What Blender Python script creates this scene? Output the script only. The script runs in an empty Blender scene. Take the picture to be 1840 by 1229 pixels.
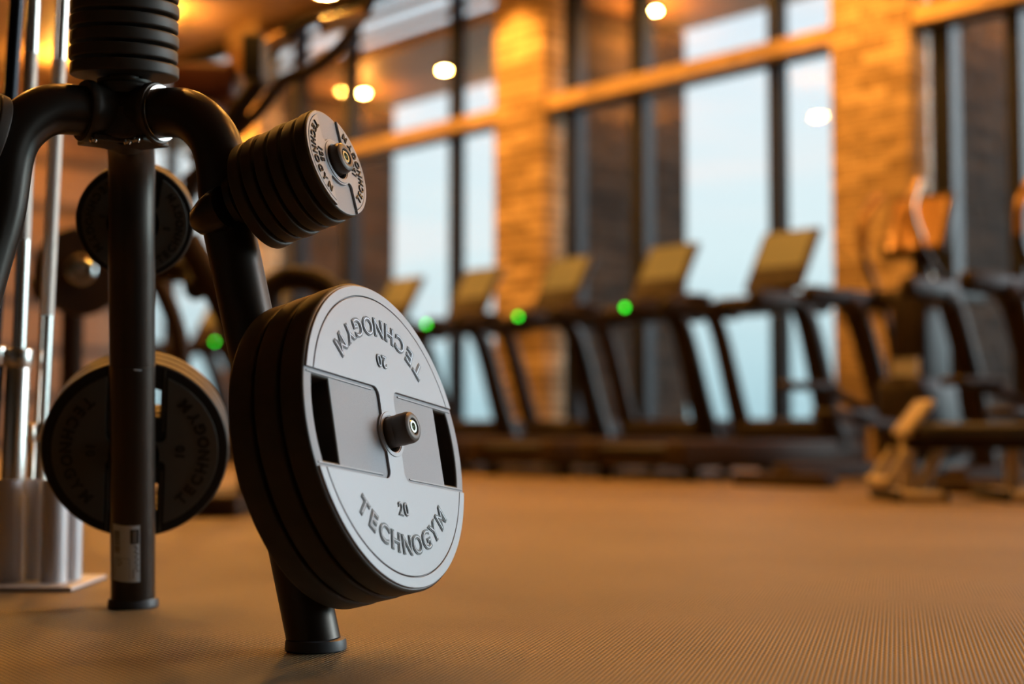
import bpy, bmesh, math, random
from mathutils import Vector, Matrix, Quaternion
random.seed(7)
PI = math.pi
sc = bpy.context.scene
C = sc.collection
# ------------------------------------------------------------------ camera
F = 2555.0; PITCH = math.atan(150.5/F); CH = 0.322
cam = bpy.data.cameras.new('camera'); camo = bpy.data.objects.new('camera', cam); C.objects.link(camo)
cam.sensor_width = 36; cam.lens = F*36/1840
camo.location = (0, 0, CH); camo.rotation_euler = (PI/2+PITCH, 0, 0)
cam.clip_start = .05; cam.clip_end = 500
cam.dof.use_dof = True; cam.dof.focus_distance = 2.06; cam.dof.aperture_fstop = cam.lens/1000/0.0285
sc.camera = camo
def un(px, py, Y):
    a = (px-920)/F; b = (614.5-py)/F; c, s = math.cos(PITCH), math.sin(PITCH)
    r = Vector((a, c-b*s, s+b*c)); r = r/r.y*Y
    return Vector((r.x, r.y, r.z+CH))
sc.view_settings.view_transform = 'Standard'; sc.view_settings.look = 'None'
sc.view_settings.gamma = 1; sc.view_settings.use_curve_mapping = False; sc.view_settings.exposure = 0.0

# ------------------------------------------------------------------ materials
def mat(name, col, rough=.5, metal=0., spec=.5, bump=None, emit=None, estr=0, coat=0, vary=None):
    m = bpy.data.materials.new(name); m.use_nodes = True
    nt = m.node_tree; b = nt.nodes['Principled BSDF']
    b.inputs['Base Color'].default_value = (*col, 1); b.inputs['Roughness'].default_value = rough
    b.inputs['Metallic'].default_value = metal; b.inputs['Specular IOR Level'].default_value = spec
    b.inputs['Coat Weight'].default_value = coat
    if emit: b.inputs['Emission Color'].default_value = (*emit, 1); b.inputs['Emission Strength'].default_value = estr
    tc = nt.nodes.new('ShaderNodeTexCoord')
    if bump:
        sca, stren, dist = bump
        n = nt.nodes.new('ShaderNodeTexNoise'); n.inputs['Scale'].default_value = sca; n.inputs['Detail'].default_value = 3
        bp = nt.nodes.new('ShaderNodeBump'); bp.inputs['Strength'].default_value = stren; bp.inputs['Distance'].default_value = dist
        nt.links.new(tc.outputs['Object'], n.inputs['Vector']); nt.links.new(n.outputs['Fac'], bp.inputs['Height'])
        nt.links.new(bp.outputs['Normal'], b.inputs['Normal'])
    if vary:
        sca, amt = vary
        n = nt.nodes.new('ShaderNodeTexNoise'); n.inputs['Scale'].default_value = sca; n.inputs['Detail'].default_value = 4
        r = nt.nodes.new('ShaderNodeValToRGB')
        r.color_ramp.elements[0].color = (*[c*(1-amt) for c in col], 1); r.color_ramp.elements[1].color = (*[min(1, c*(1+amt)) for c in col], 1)
        r.color_ramp.elements[0].position = .3; r.color_ramp.elements[1].position = .7
        nt.links.new(tc.outputs['Object'], n.inputs['Vector']); nt.links.new(n.outputs['Fac'], r.inputs['Fac'])
        nt.links.new(r.outputs['Color'], b.inputs['Base Color'])
    return m

M = {}
M['tube'] = mat('dark_bronze_paint', (.058, .049, .042), .34, .75, .5, bump=(900, .06, .0006))
M['cast'] = mat('cast_metal_paint', (.060, .050, .040), .45, .3, .5, bump=(500, .12, .001), vary=(60, .25))
M['cap'] = mat('rubber_foot', (.055, .055, .06), .45)
M['face'] = mat('plate_grey_face', (.37, .375, .395), .42, .25, .5, bump=(1400, .10, .0006))
M['facerough'] = mat('plate_textured_face', (.32, .325, .345), .48, .25, .5, bump=(1100, .55, .0009), vary=(1400, .22))
M['rim'] = mat('plate_rubber_rim', (.052, .042, .033), .5, 0, .45, bump=(700, .15, .0008), vary=(25, .2))
M['letter'] = mat('letter_edge', (.012, .013, .016), .22, .1, .8)
M['letter_top'] = mat('letter_top', (.40, .41, .44), .16, .7, .8)
M['dimface'] = mat('plate_face_in_shade', (.10, .10, .09), .6, 0, .3)  # plate grey darkened in colour to stand for the unlit faces
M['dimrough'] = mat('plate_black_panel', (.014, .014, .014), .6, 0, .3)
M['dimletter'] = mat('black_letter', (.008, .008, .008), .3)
M['horn'] = mat('horn_sleeve', (.11, .088, .075), .42, .4)
M['steel'] = mat('polished_steel', (.62, .62, .60), .16, 1.)
M['bolt'] = mat('zinc_bolt', (.55, .62, .55), .25, 1.)
M['chrome'] = mat('chrome_bar', (.82, .79, .74), .22, 1.)
M['knurl'] = mat('knurled_bar', (.55, .52, .48), .42, 1., bump=(1500, .5, .001))
M['blackbar'] = mat('black_bar', (.03, .03, .035), .2, .9)
M['alu'] = mat('satin_aluminium', (.60, .60, .63), .5, .5)
M['gymdark'] = mat('machine_dark_plastic', (.018, .011, .007), .5, .0, .2)
M['gymgrey'] = mat('machine_grey_metal', (.032, .019, .012), .55, .05, .15)
M['belt'] = mat('belt_rubber', (.02, .02, .02), .6)
M['led'] = mat('green_led', (.02, .5, .05), .5, emit=(.01, 1., .03), estr=6)
M['screen'] = mat('screen_reflection_glow', (.05, .045, .03), .15, emit=(1., .52, .10), estr=.22)  # glow stands in for warm reflections on screens that are off
M['warmlit'] = mat('painted_warm_light', (.35, .2, .08), .2, .4)  # orange base colour stands in for lamp light on grips and consoles
M['seat'] = mat('red_brown_upholstery', (.12, .03, .012), .5, bump=(200, .2, .002))
M['blackpad'] = mat('black_upholstery', (.025, .025, .025), .45, bump=(200, .2, .002))
M['beige'] = mat('beige_enamel', (.42, .34, .23), .45)
M['frame'] = mat('anthracite_frame', (.009, .011, .020), .45, .0, .2)
M['paper'] = mat('label_paper', (.72, .80, .86), .6)
M['ink'] = mat('label_ink', (.03, .03, .03), .6)
M['inkgrey'] = mat('label_grey_print', (.22, .21, .20), .6)
M['lampbody'] = mat('lamp_body', (.05, .04, .03), .5)
M['lampon'] = mat('lamp_glow', (1, 1, 1), .5, emit=(1., .455, .085), estr=900)
M['lampup'] = mat('lamp_glow_top', (1, 1, 1), .5, emit=(1., .43, .07), estr=900)

def wood_mat(name, c1, c2, period, axis='y', rough=.5):
    m = bpy.data.materials.new(name); m.use_nodes = True; nt = m.node_tree; b = nt.nodes['Principled BSDF']; L = nt.links.new
    tc = nt.nodes.new('ShaderNodeTexCoord'); sp = nt.nodes.new('ShaderNodeSeparateXYZ'); L(tc.outputs['Object'], sp.inputs[0])
    mul = nt.nodes.new('ShaderNodeMath'); mul.operation = 'MULTIPLY'; mul.inputs[1].default_value = 1/period; L(sp.outputs[axis.upper()], mul.inputs[0])
    fr = nt.nodes.new('ShaderNodeMath'); fr.operation = 'FRACT'; L(mul.outputs[0], fr.inputs[0])
    gt = nt.nodes.new('ShaderNodeMath'); gt.operation = 'GREATER_THAN'; gt.inputs[1].default_value = .2; L(fr.outputs[0], gt.inputs[0])
    n = nt.nodes.new('ShaderNodeTexNoise'); n.inputs['Scale'].default_value = 3; n.inputs['Detail'].default_value = 5
    mp = nt.nodes.new('ShaderNodeMapping'); L(tc.outputs['Object'], mp.inputs[0]); L(mp.outputs[0], n.inputs['Vector'])
    mp.inputs['Scale'].default_value = (6, .6, 6) if axis != 'y' else (.6, 6, 6)
    r = nt.nodes.new('ShaderNodeValToRGB'); r.color_ramp.elements[0].color = (*c1, 1); r.color_ramp.elements[1].color = (*c2, 1)
    r.color_ramp.elements[0].position = .3; r.color_ramp.elements[1].position = .7
    L(n.outputs['Fac'], r.inputs[0])
    mx = nt.nodes.new('ShaderNodeMix'); mx.data_type = 'RGBA'; mx.inputs['A'].default_value = (*[c*.25 for c in c1], 1)
    L(gt.outputs[0], mx.inputs['Factor']); L(r.outputs[0], mx.inputs['B']); L(mx.outputs['Result'], b.inputs['Base Color'])
    bp = nt.nodes.new('ShaderNodeBump'); bp.inputs['Strength'].default_value = .8; bp.inputs['Distance'].default_value = .02
    L(gt.outputs[0], bp.inputs['Height']); L(bp.outputs[0], b.inputs['Normal']); b.inputs['Roughness'].default_value = rough
    return m
M['ceil'] = wood_mat('slatted_wood_ceiling', (.42, .26, .12), (.62, .40, .20), .14, 'y')
M['wallwood'] = wood_mat('wood_wall', (.13, .07, .03), (.22, .12, .055), .6, 'z')
M['wallback'] = wood_mat('dark_walnut_wall', (.05, .03, .018), (.09, .055, .03), .6, 'z')
M['soffit'] = wood_mat('outdoor_soffit_wood', (.30, .17, .08), (.45, .27, .13), .12, 'x')
M['beam'] = mat('oak_beam', (.50, .33, .16), .5, vary=(6, .2))

def stone_mat(name, ca, cb_, cm):
    m = bpy.data.materials.new(name); m.use_nodes = True; nt = m.node_tree; b = nt.nodes['Principled BSDF']; L = nt.links.new
    tc = nt.nodes.new('ShaderNodeTexCoord'); sp = nt.nodes.new('ShaderNodeSeparateXYZ'); L(tc.outputs['Object'], sp.inputs[0])
    ad = nt.nodes.new('ShaderNodeMath'); L(sp.outputs['X'], ad.inputs[0]); L(sp.outputs['Y'], ad.inputs[1])
    cb = nt.nodes.new('ShaderNodeCombineXYZ'); L(ad.outputs[0], cb.inputs[0]); L(sp.outputs['Z'], cb.inputs[1])
    br = nt.nodes.new('ShaderNodeTexBrick'); L(cb.outputs[0], br.inputs['Vector'])
    br.inputs['Scale'].default_value = 1; br.inputs['Brick Width'].default_value = .42; br.inputs['Row Height'].default_value = .085
    br.inputs['Mortar Size'].default_value = .006; br.inputs['Bias'].default_value = 0
    br.inputs['Color1'].default_value = (*ca, 1); br.inputs['Color2'].default_value = (*cb_, 1); br.inputs['Mortar'].default_value = (*cm, 1)
    L(br.outputs['Color'], b.inputs['Base Color']); b.inputs['Roughness'].default_value = .9; b.inputs['Specular IOR Level'].default_value = .12
    n = nt.nodes.new('ShaderNodeTexNoise'); n.inputs['Scale'].default_value = 7; n.inputs['Detail'].default_value = 5; L(tc.outputs['Object'], n.inputs['Vector'])
    bw = nt.nodes.new('ShaderNodeRGBToBW'); L(br.outputs['Color'], bw.inputs[0])
    a2 = nt.nodes.new('ShaderNodeMath'); L(bw.outputs[0], a2.inputs[0]); L(n.outputs['Fac'], a2.inputs[1])
    bp = nt.nodes.new('ShaderNodeBump'); bp.inputs['Strength'].default_value = .9; bp.inputs['Distance'].default_value = .05
    L(a2.outputs[0], bp.inputs['Height']); L(bp.outputs[0], b.inputs['Normal'])
    return m
M['stone'] = stone_mat('stacked_stone', (.62, .46, .29), (.30, .21, .12), (.10, .07, .04))
M['shadedstone'] = stone_mat('shaded_stacked_stone', (.060, .042, .030), (.026, .021, .018), (.012, .010, .008))  # pillar stone again, with the outdoor shade put into a darker colour

AZ0 = math.atan2(.679, .734)
def floor_mat():
    m = bpy.data.materials.new('ribbed_rubber_floor'); m.use_nodes = True; nt = m.node_tree; b = nt.nodes['Principled BSDF']; L = nt.links.new
    tc = nt.nodes.new('ShaderNodeTexCoord')
    mp = nt.nodes.new('ShaderNodeMapping'); mp.inputs['Rotation'].default_value = (0, 0, math.radians(15.1)+AZ0); L(tc.outputs['Object'], mp.inputs[0])
    sp = nt.nodes.new('ShaderNodeSeparateXYZ'); L(mp.outputs[0], sp.inputs[0])
    def wave(out, period, phase=0):
        a = nt.nodes.new('ShaderNodeMath'); a.operation = 'MULTIPLY_ADD'; a.inputs[1].default_value = 2*PI/period; a.inputs[2].default_value = phase; L(out, a.inputs[0])
        s = nt.nodes.new('ShaderNodeMath'); s.operation = 'SINE'; L(a.outputs[0], s.inputs[0]); return s.outputs[0]
    wx = wave(sp.outputs['X'], .0066)
    # notches across the ribs, staggered from rib to rib
    xs = nt.nodes.new('ShaderNodeMath'); xs.operation = 'MULTIPLY'; xs.inputs[1].default_value = .0105*.5/.0066; L(sp.outputs['X'], xs.inputs[0])
    ys = nt.nodes.new('ShaderNodeMath'); L(xs.outputs[0], ys.inputs[0]); L(sp.outputs['Y'], ys.inputs[1])
    wy = wave(ys.outputs[0], .0105)
    ad = nt.nodes.new('ShaderNodeMath'); ad.operation = 'MULTIPLY_ADD'; L(wy, ad.inputs[0]); ad.inputs[1].default_value = .55; L(wx, ad.inputs[2])
    n = nt.nodes.new('ShaderNodeTexNoise'); n.inputs['Scale'].default_value = 260; n.inputs['Detail'].default_value = 2; L(tc.outputs['Object'], n.inputs['Vector'])
    ad2 = nt.nodes.new('ShaderNodeMath'); ad2.operation = 'MULTIPLY_ADD'; L(n.outputs['Fac'], ad2.inputs[0]); ad2.inputs[1].default_value = 1.2; L(ad.outputs[0], ad2.inputs[2])
    bp = nt.nodes.new('ShaderNodeBump'); bp.inputs['Strength'].default_value = 1.; bp.inputs['Distance'].default_value = .0010
    L(ad2.outputs[0], bp.inputs['Height']); L(bp.outputs[0], b.inputs['Normal'])
    n2 = nt.nodes.new('ShaderNodeTexNoise'); n2.inputs['Scale'].default_value = 1.3; n2.inputs['Detail'].default_value = 6; L(tc.outputs['Object'], n2.inputs['Vector'])
    r = nt.nodes.new('ShaderNodeValToRGB'); r.color_ramp.elements[0].color = (.195, .13, .055, 1); r.color_ramp.elements[1].color = (.27, .185, .085, 1)
    r.color_ramp.elements[0].position = .3; r.color_ramp.elements[1].position = .7; L(n2.outputs['Fac'], r.inputs[0])
    # base colour follows the ribs: ridge tops much lighter than the grooves
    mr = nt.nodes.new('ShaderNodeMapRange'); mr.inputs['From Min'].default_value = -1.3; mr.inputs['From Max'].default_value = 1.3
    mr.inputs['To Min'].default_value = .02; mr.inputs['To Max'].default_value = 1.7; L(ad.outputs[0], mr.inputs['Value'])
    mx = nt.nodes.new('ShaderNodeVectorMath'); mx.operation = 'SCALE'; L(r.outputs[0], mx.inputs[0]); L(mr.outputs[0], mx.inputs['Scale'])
    L(mx.outputs[0], b.inputs['Base Color']); b.inputs['Roughness'].default_value = .48; b.inputs['Specular IOR Level'].default_value = .45
    return m
M['floor'] = floor_mat()

def glass_mat():
    m = bpy.data.materials.new('window_glass'); m.use_nodes = True; nt = m.node_tree; nt.nodes.clear(); L = nt.links.new
    o = nt.nodes.new('ShaderNodeOutputMaterial'); t = nt.nodes.new('ShaderNodeBsdfTransparent'); t.inputs[0].default_value = (.96, .98, .98, 1)
    g = nt.nodes.new('ShaderNodeBsdfGlossy'); g.inputs['Roughness'].default_value = .0
    ge = nt.nodes.new('ShaderNodeNewGeometry'); d = nt.nodes.new('ShaderNodeVectorMath'); d.operation = 'DOT_PRODUCT'; L(ge.outputs['Incoming'], d.inputs[0]); L(ge.outputs['Normal'], d.inputs[1])
    ab = nt.nodes.new('ShaderNodeMath'); ab.operation = 'ABSOLUTE'; L(d.outputs['Value'], ab.inputs[0])
    om = nt.nodes.new('ShaderNodeMath'); om.operation = 'SUBTRACT'; om.inputs[0].default_value = 1; L(ab.outputs[0], om.inputs[1])
    p5 = nt.nodes.new('ShaderNodeMath'); p5.operation = 'POWER'; p5.inputs[1].default_value = 5; L(om.outputs[0], p5.inputs[0])
    fr = nt.nodes.new('ShaderNodeMath'); fr.operation = 'MULTIPLY_ADD'; fr.inputs[1].default_value = .9; fr.inputs[2].default_value = .09; L(p5.outputs[0], fr.inputs[0])
    mx = nt.nodes.new('ShaderNodeMixShader'); L(fr.outputs[0], mx.inputs[0]); L(t.outputs[0], mx.inputs[1]); L(g.outputs[0], mx.inputs[2]); L(mx.outputs[0], o.inputs[0])
    return m
M['glass'] = glass_mat()

# ------------------------------------------------------------------ world: hazy evening sky over the sea
w = bpy.data.worlds.new('sky'); sc.world = w; w.use_nodes = True
nt = w.node_tree; L = nt.links.new; bg = nt.nodes['Background']
tc = nt.nodes.new('ShaderNodeTexCoord'); sp = nt.nodes.new('ShaderNodeSeparateXYZ'); L(tc.outputs['Generated'], sp.inputs[0])
mr = nt.nodes.new('ShaderNodeMapRange'); mr.inputs['From Min'].default_value = -.12; mr.inputs['From Max'].default_value = .45; L(sp.outputs['Z'], mr.inputs['Value'])
cr = nt.nodes.new('ShaderNodeValToRGB'); L(mr.outputs[0], cr.inputs[0])
el = cr.color_ramp.elements; el[0].position = 0; el[0].color = (.26, .43, .48, 1); el[1].position = 1; el[1].color = (.55, .66, .80, 1)
for p, c in ((.20, (.34, .52, .58)), (.30, (.46, .63, .68)), (.42, (.62, .74, .77)), (.58, (.68, .76, .80))):
    e = el.new(p); e.color = (*c, 1)
mp = nt.nodes.new('ShaderNodeMapping'); mp.inputs['Scale'].default_value = (1.2, 1.2, 9); L(tc.outputs['Generated'], mp.inputs[0])
nz = nt.nodes.new('ShaderNodeTexNoise'); nz.inputs['Scale'].default_value = 2.6; nz.inputs['Detail'].default_value = 4; L(mp.outputs[0], nz.inputs['Vector'])
m2 = nt.nodes.new('ShaderNodeMapRange'); m2.inputs['From Min'].default_value = .5; m2.inputs['From Max'].default_value = .68; m2.inputs['To Max'].default_value = .6; L(nz.outputs['Fac'], m2.inputs['Value'])
m3 = nt.nodes.new('ShaderNodeMapRange'); m3.inputs['From Min'].default_value = .04; m3.inputs['From Max'].default_value = .16; L(sp.outputs['Z'], m3.inputs['Value'])
m4 = nt.nodes.new('ShaderNodeMath'); m4.operation = 'MULTIPLY'; L(m2.outputs[0], m4.inputs[0]); L(m3.outputs[0], m4.inputs[1])
mx = nt.nodes.new('ShaderNodeMix'); mx.data_type = 'RGBA'; mx.inputs['B'].default_value = (.86, .76, .74, 1); L(cr.outputs[0], mx.inputs['A']); L(m4.outputs[0], mx.inputs['Factor'])
# the sky is far brighter around the low veiled sun, off to the right
dt = nt.nodes.new('ShaderNodeVectorMath'); dt.operation = 'DOT_PRODUCT'; dt.inputs[1].default_value = Vector((.92, .33, .25)).normalized(); L(tc.outputs['Generated'], dt.inputs[0])
mxm = nt.nodes.new('ShaderNodeMath'); mxm.operation = 'MAXIMUM'; mxm.inputs[1].default_value = 0; L(dt.outputs['Value'], mxm.inputs[0])
pw = nt.nodes.new('ShaderNodeMath'); pw.operation = 'POWER'; pw.inputs[1].default_value = 26; L(mxm.outputs[0], pw.inputs[0])
st = nt.nodes.new('ShaderNodeMath'); st.operation = 'MULTIPLY_ADD'; st.inputs[1].default_value = 22; st.inputs[2].default_value = 1.48; L(pw.outputs[0], st.inputs[0])
L(mx.outputs['Result'], bg.inputs[0]); L(st.outputs[0], bg.inputs[1])

# ------------------------------------------------------------------ helpers
def tag(o, label=None, cat=None, group=None, kind=None):
    if label: o['label'] = label
    if cat: o['category'] = cat
    if group: o['group'] = group
    if kind: o['kind'] = kind
    return o
def empty(name, loc=(0, 0, 0), rotz=0, **k):
    o = bpy.data.objects.new(name, None); o.empty_display_size = .05; C.objects.link(o); o.location = loc; o.rotation_euler = (0, 0, rotz); tag(o, **k); return o
def finish(name, me, m, parent=None, world=False, smooth=False):
    for x in (m if isinstance(m, (list, tuple)) else [m]): me.materials.append(x)
    if smooth:
        for p in me.polygons: p.use_smooth = True
        me.set_sharp_from_angle(angle=math.radians(smooth if smooth is not True else 40))
    o = bpy.data.objects.new(name, me); C.objects.link(o)
    if parent: o.parent = parent
    if world and parent: o.location = -Vector(parent.location)
    return o
def obj(name, bm, m, parent=None, world=False, smooth=False):
    me = bpy.data.meshes.new(name); bmesh.ops.recalc_face_normals(bm, faces=bm.faces); bm.to_mesh(me); bm.free()
    return finish(name, me, m, parent, world, smooth)
def B(): return bmesh.new()
def box(bm, lo, hi, bev=0, mtx=None):
    lo, hi = Vector(lo), Vector(hi)
    r = bmesh.ops.create_cube(bm, size=1); vs = r['verts']; c = (lo+hi)/2; s = hi-lo
    for v in vs: v.co = Vector((v.co.x*s.x, v.co.y*s.y, v.co.z*s.z))+c
    if bev:
        es = list({e for v in vs for e in v.link_edges})
        rb = bmesh.ops.bevel(bm, geom=es, offset=bev, segments=3, profile=.5, affect='EDGES'); vs = list({v for f in rb['faces'] for v in f.verts} | {v for v in vs if v.is_valid})
    if mtx is not None: bmesh.ops.transform(bm, matrix=mtx, verts=vs)
    return vs
def frame_of(n):
    n = Vector(n).normalized(); return n.to_track_quat('Z', 'Y').to_matrix().to_4x4()
def lathe(bm, prof, origin=(0, 0, 0), axis=(0, 0, 1), seg=64, closed=False):
    "profile of (radius, height) about an axis"
    mt = Matrix.Translation(Vector(origin)) @ frame_of(axis)
    rings = []
    for r, z in prof:
        if r < 1e-6: rings.append([bm.verts.new(mt @ Vector((0, 0, z)))])
        else: rings.append([bm.verts.new(mt @ Vector((r*math.cos(2*PI*k/seg), r*math.sin(2*PI*k/seg), z))) for k in range(seg)])
    pairs = list(zip(rings, rings[1:])) + ([(rings[-1], rings[0])] if closed else [])
    for a, b in pairs:
        if len(a) == 1 and len(b) == 1: continue
        for k in range(seg):
            j = (k+1) % seg
            if len(a) == 1: bm.faces.new((a[0], b[k], b[j]))
            elif len(b) == 1: bm.faces.new((a[k], a[j], b[0]))
            else: bm.faces.new((a[k], a[j], b[j], b[k]))
def cyl(bm, a, b, r, r2=None, seg=32, bev=0):
    a, b = Vector(a), Vector(b); h = (b-a).length; r2 = r if r2 is None else r2
    if bev: p = [(0, 0), (r-bev, 0), (r-bev*.3, bev*.3), (r, bev), (r2, h-bev), (r2-bev*.3, h-bev*.3), (r2-bev, h), (0, h)]
    else: p = [(0, 0), (r, 0), (r2, h), (0, h)]
    lathe(bm, p, a, b-a, seg)
def smooth_path(pts, n=10):
    pts = [Vector(p) for p in pts]; P = [2*pts[0]-pts[1]]+pts+[2*pts[-1]-pts[-2]]; out = []
    for i in range(1, len(P)-2):
        p0, p1, p2, p3 = P[i-1:i+3]
        for k in range(n):
            t = k/n; out.append(.5*((2*p1)+(p2-p0)*t+(2*p0-5*p1+4*p2-p3)*t*t+(3*p1-p0-3*p2+p3)*t**3))
    out.append(pts[-1]); return out
def tube(bm, pts, r, seg=24, n=10, smooth=True, sx=1., up=None):
    P = smooth_path(pts, n) if smooth and len(pts) > 2 else [Vector(p) for p in pts]
    T = [(P[min(i+1, len(P)-1)]-P[max(i-1, 0)]).normalized() for i in range(len(P))]
    nrm = Vector(up) if up else T[0].orthogonal()
    rings = []
    for i, (p, t) in enumerate(zip(P, T)):
        nrm = (nrm-t*nrm.dot(t)).normalized(); bn = t.cross(nrm)
        rr = r[0]+(r[1]-r[0])*i/(len(P)-1) if isinstance(r, tuple) else r
        rings.append([bm.verts.new(p+(nrm*math.cos(2*PI*k/seg)*sx+bn*math.sin(2*PI*k/seg))*rr) for k in range(seg)])
    for a, b in zip(rings, rings[1:]):
        for k in range(seg):
            j = (k+1) % seg; bm.faces.new((a[k], a[j], b[j], b[k]))
    bm.faces.new(rings[0][::-1]); bm.faces.new(rings[-1])
def curve_mesh(cu):
    o = bpy.data.objects.new('tmp', cu); C.objects.link(o); dg = bpy.context.evaluated_depsgraph_get()
    me = bpy.data.meshes.new_from_object(o.evaluated_get(dg)); C.objects.unlink(o); bpy.data.objects.remove(o); bpy.data.curves.remove(cu); return me
def plate2d(loops, z0, z1, bev=0, res=2):
    cu = bpy.data.curves.new('c', 'CURVE'); cu.dimensions = '2D'; cu.fill_mode = 'BOTH'
    for lp in loops:
        s = cu.splines.new('POLY'); s.points.add(len(lp)-1); s.use_cyclic_u = True
        for p, q in zip(s.points, lp): p.co = (q[0], q[1], 0, 1)
    cu.extrude = max(1e-5, (z1-z0)/2-bev); cu.bevel_depth = bev; cu.bevel_resolution = res
    if bev: cu.offset = -bev
    me = curve_mesh(cu); me.transform(Matrix.Translation((0, 0, (z0+z1)/2))); me.materials.clear(); return me
def circ(r, n=96, c=(0, 0)): return [(c[0]+r*math.cos(2*PI*k/n), c[1]+r*math.sin(2*PI*k/n)) for k in range(n)]
def arc(r, a0, a1, n=40, c=(0, 0)): return [(c[0]+r*math.cos(a0+(a1-a0)*k/n), c[1]+r*math.sin(a0+(a1-a0)*k/n)) for k in range(n+1)]
def rotl(lp, a): return [(x*math.cos(a)-y*math.sin(a), x*math.sin(a)+y*math.cos(a)) for x, y in lp]
def join_me(mes):
    bm = B()
    for me in mes: bm.from_mesh(me); bpy.data.meshes.remove(me)
    return bm
def char_mesh(ch, size, extr, off, bev=0):
    cu = bpy.data.curves.new('t', 'FONT'); cu.body = ch; cu.size = size; cu.extrude = extr; cu.offset = off; cu.align_x = 'CENTER'; cu.align_y = 'CENTER'; cu.resolution_u = 4; cu.bevel_depth = bev
    me = curve_mesh(cu); me.materials.clear(); return me
def arc_text(word, size, rad, a_c, span, z, extr, off, weights=None, sx=1.0):
    "letters set round a circle, heads towards the centre"
    ws = [{'M': 1.25, 'T': .95, 'E': .85, 'I': .5, '1': .8, '.': .25}.get(c, 1.0) for c in word]
    tot = sum(ws)-ws[0]/2-ws[-1]/2; x = 0; mes = []
    for i, ch in enumerate(word):
        if i: x += (ws[i-1]+ws[i])/2
        a = a_c-span/2+span*(x/tot if tot else .5)
        me = char_mesh(ch, size, extr, off); vs = [v.co for v in me.vertices]
        cx = (min(v.x for v in vs)+max(v.x for v in vs))/2; cy = size*.36 if ch == '.' else (min(v.y for v in vs)+max(v.y for v in vs))/2
        me.transform(Matrix.Translation((-cx, -cy, 0))); me.transform(Matrix.Diagonal((sx, 1, 1, 1)))
        me.transform(Matrix.Translation((rad*math.cos(a), rad*math.sin(a), z)) @ Matrix.Rotation(a+PI/2, 4, 'Z')); mes.append(me)
    return mes
def kids(o): return [x for x in bpy.data.objects if x.parent == o]
def copy_tree(o, parent=None):
    c = o.copy(); C.objects.link(c)
    if parent: c.parent = parent
    for ch in kids(o): copy_tree(ch, c)
    return c
def set_pose(o, origin, normal, spin=0, href=None):
    "local +Z to normal; local X horizontal (z cross n), turned by spin"
    n = Vector(normal).normalized(); h = Vector(href).normalized() if href else Vector((0, 0, 1)).cross(n).normalized(); h = (h-n*h.dot(n)).normalized(); v = n.cross(h)
    m = Matrix((h, v, n)).transposed().to_4x4() @ Matrix.Rotation(spin, 4, 'Z'); m.translation = Vector(origin); o.matrix_basis = m

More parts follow.
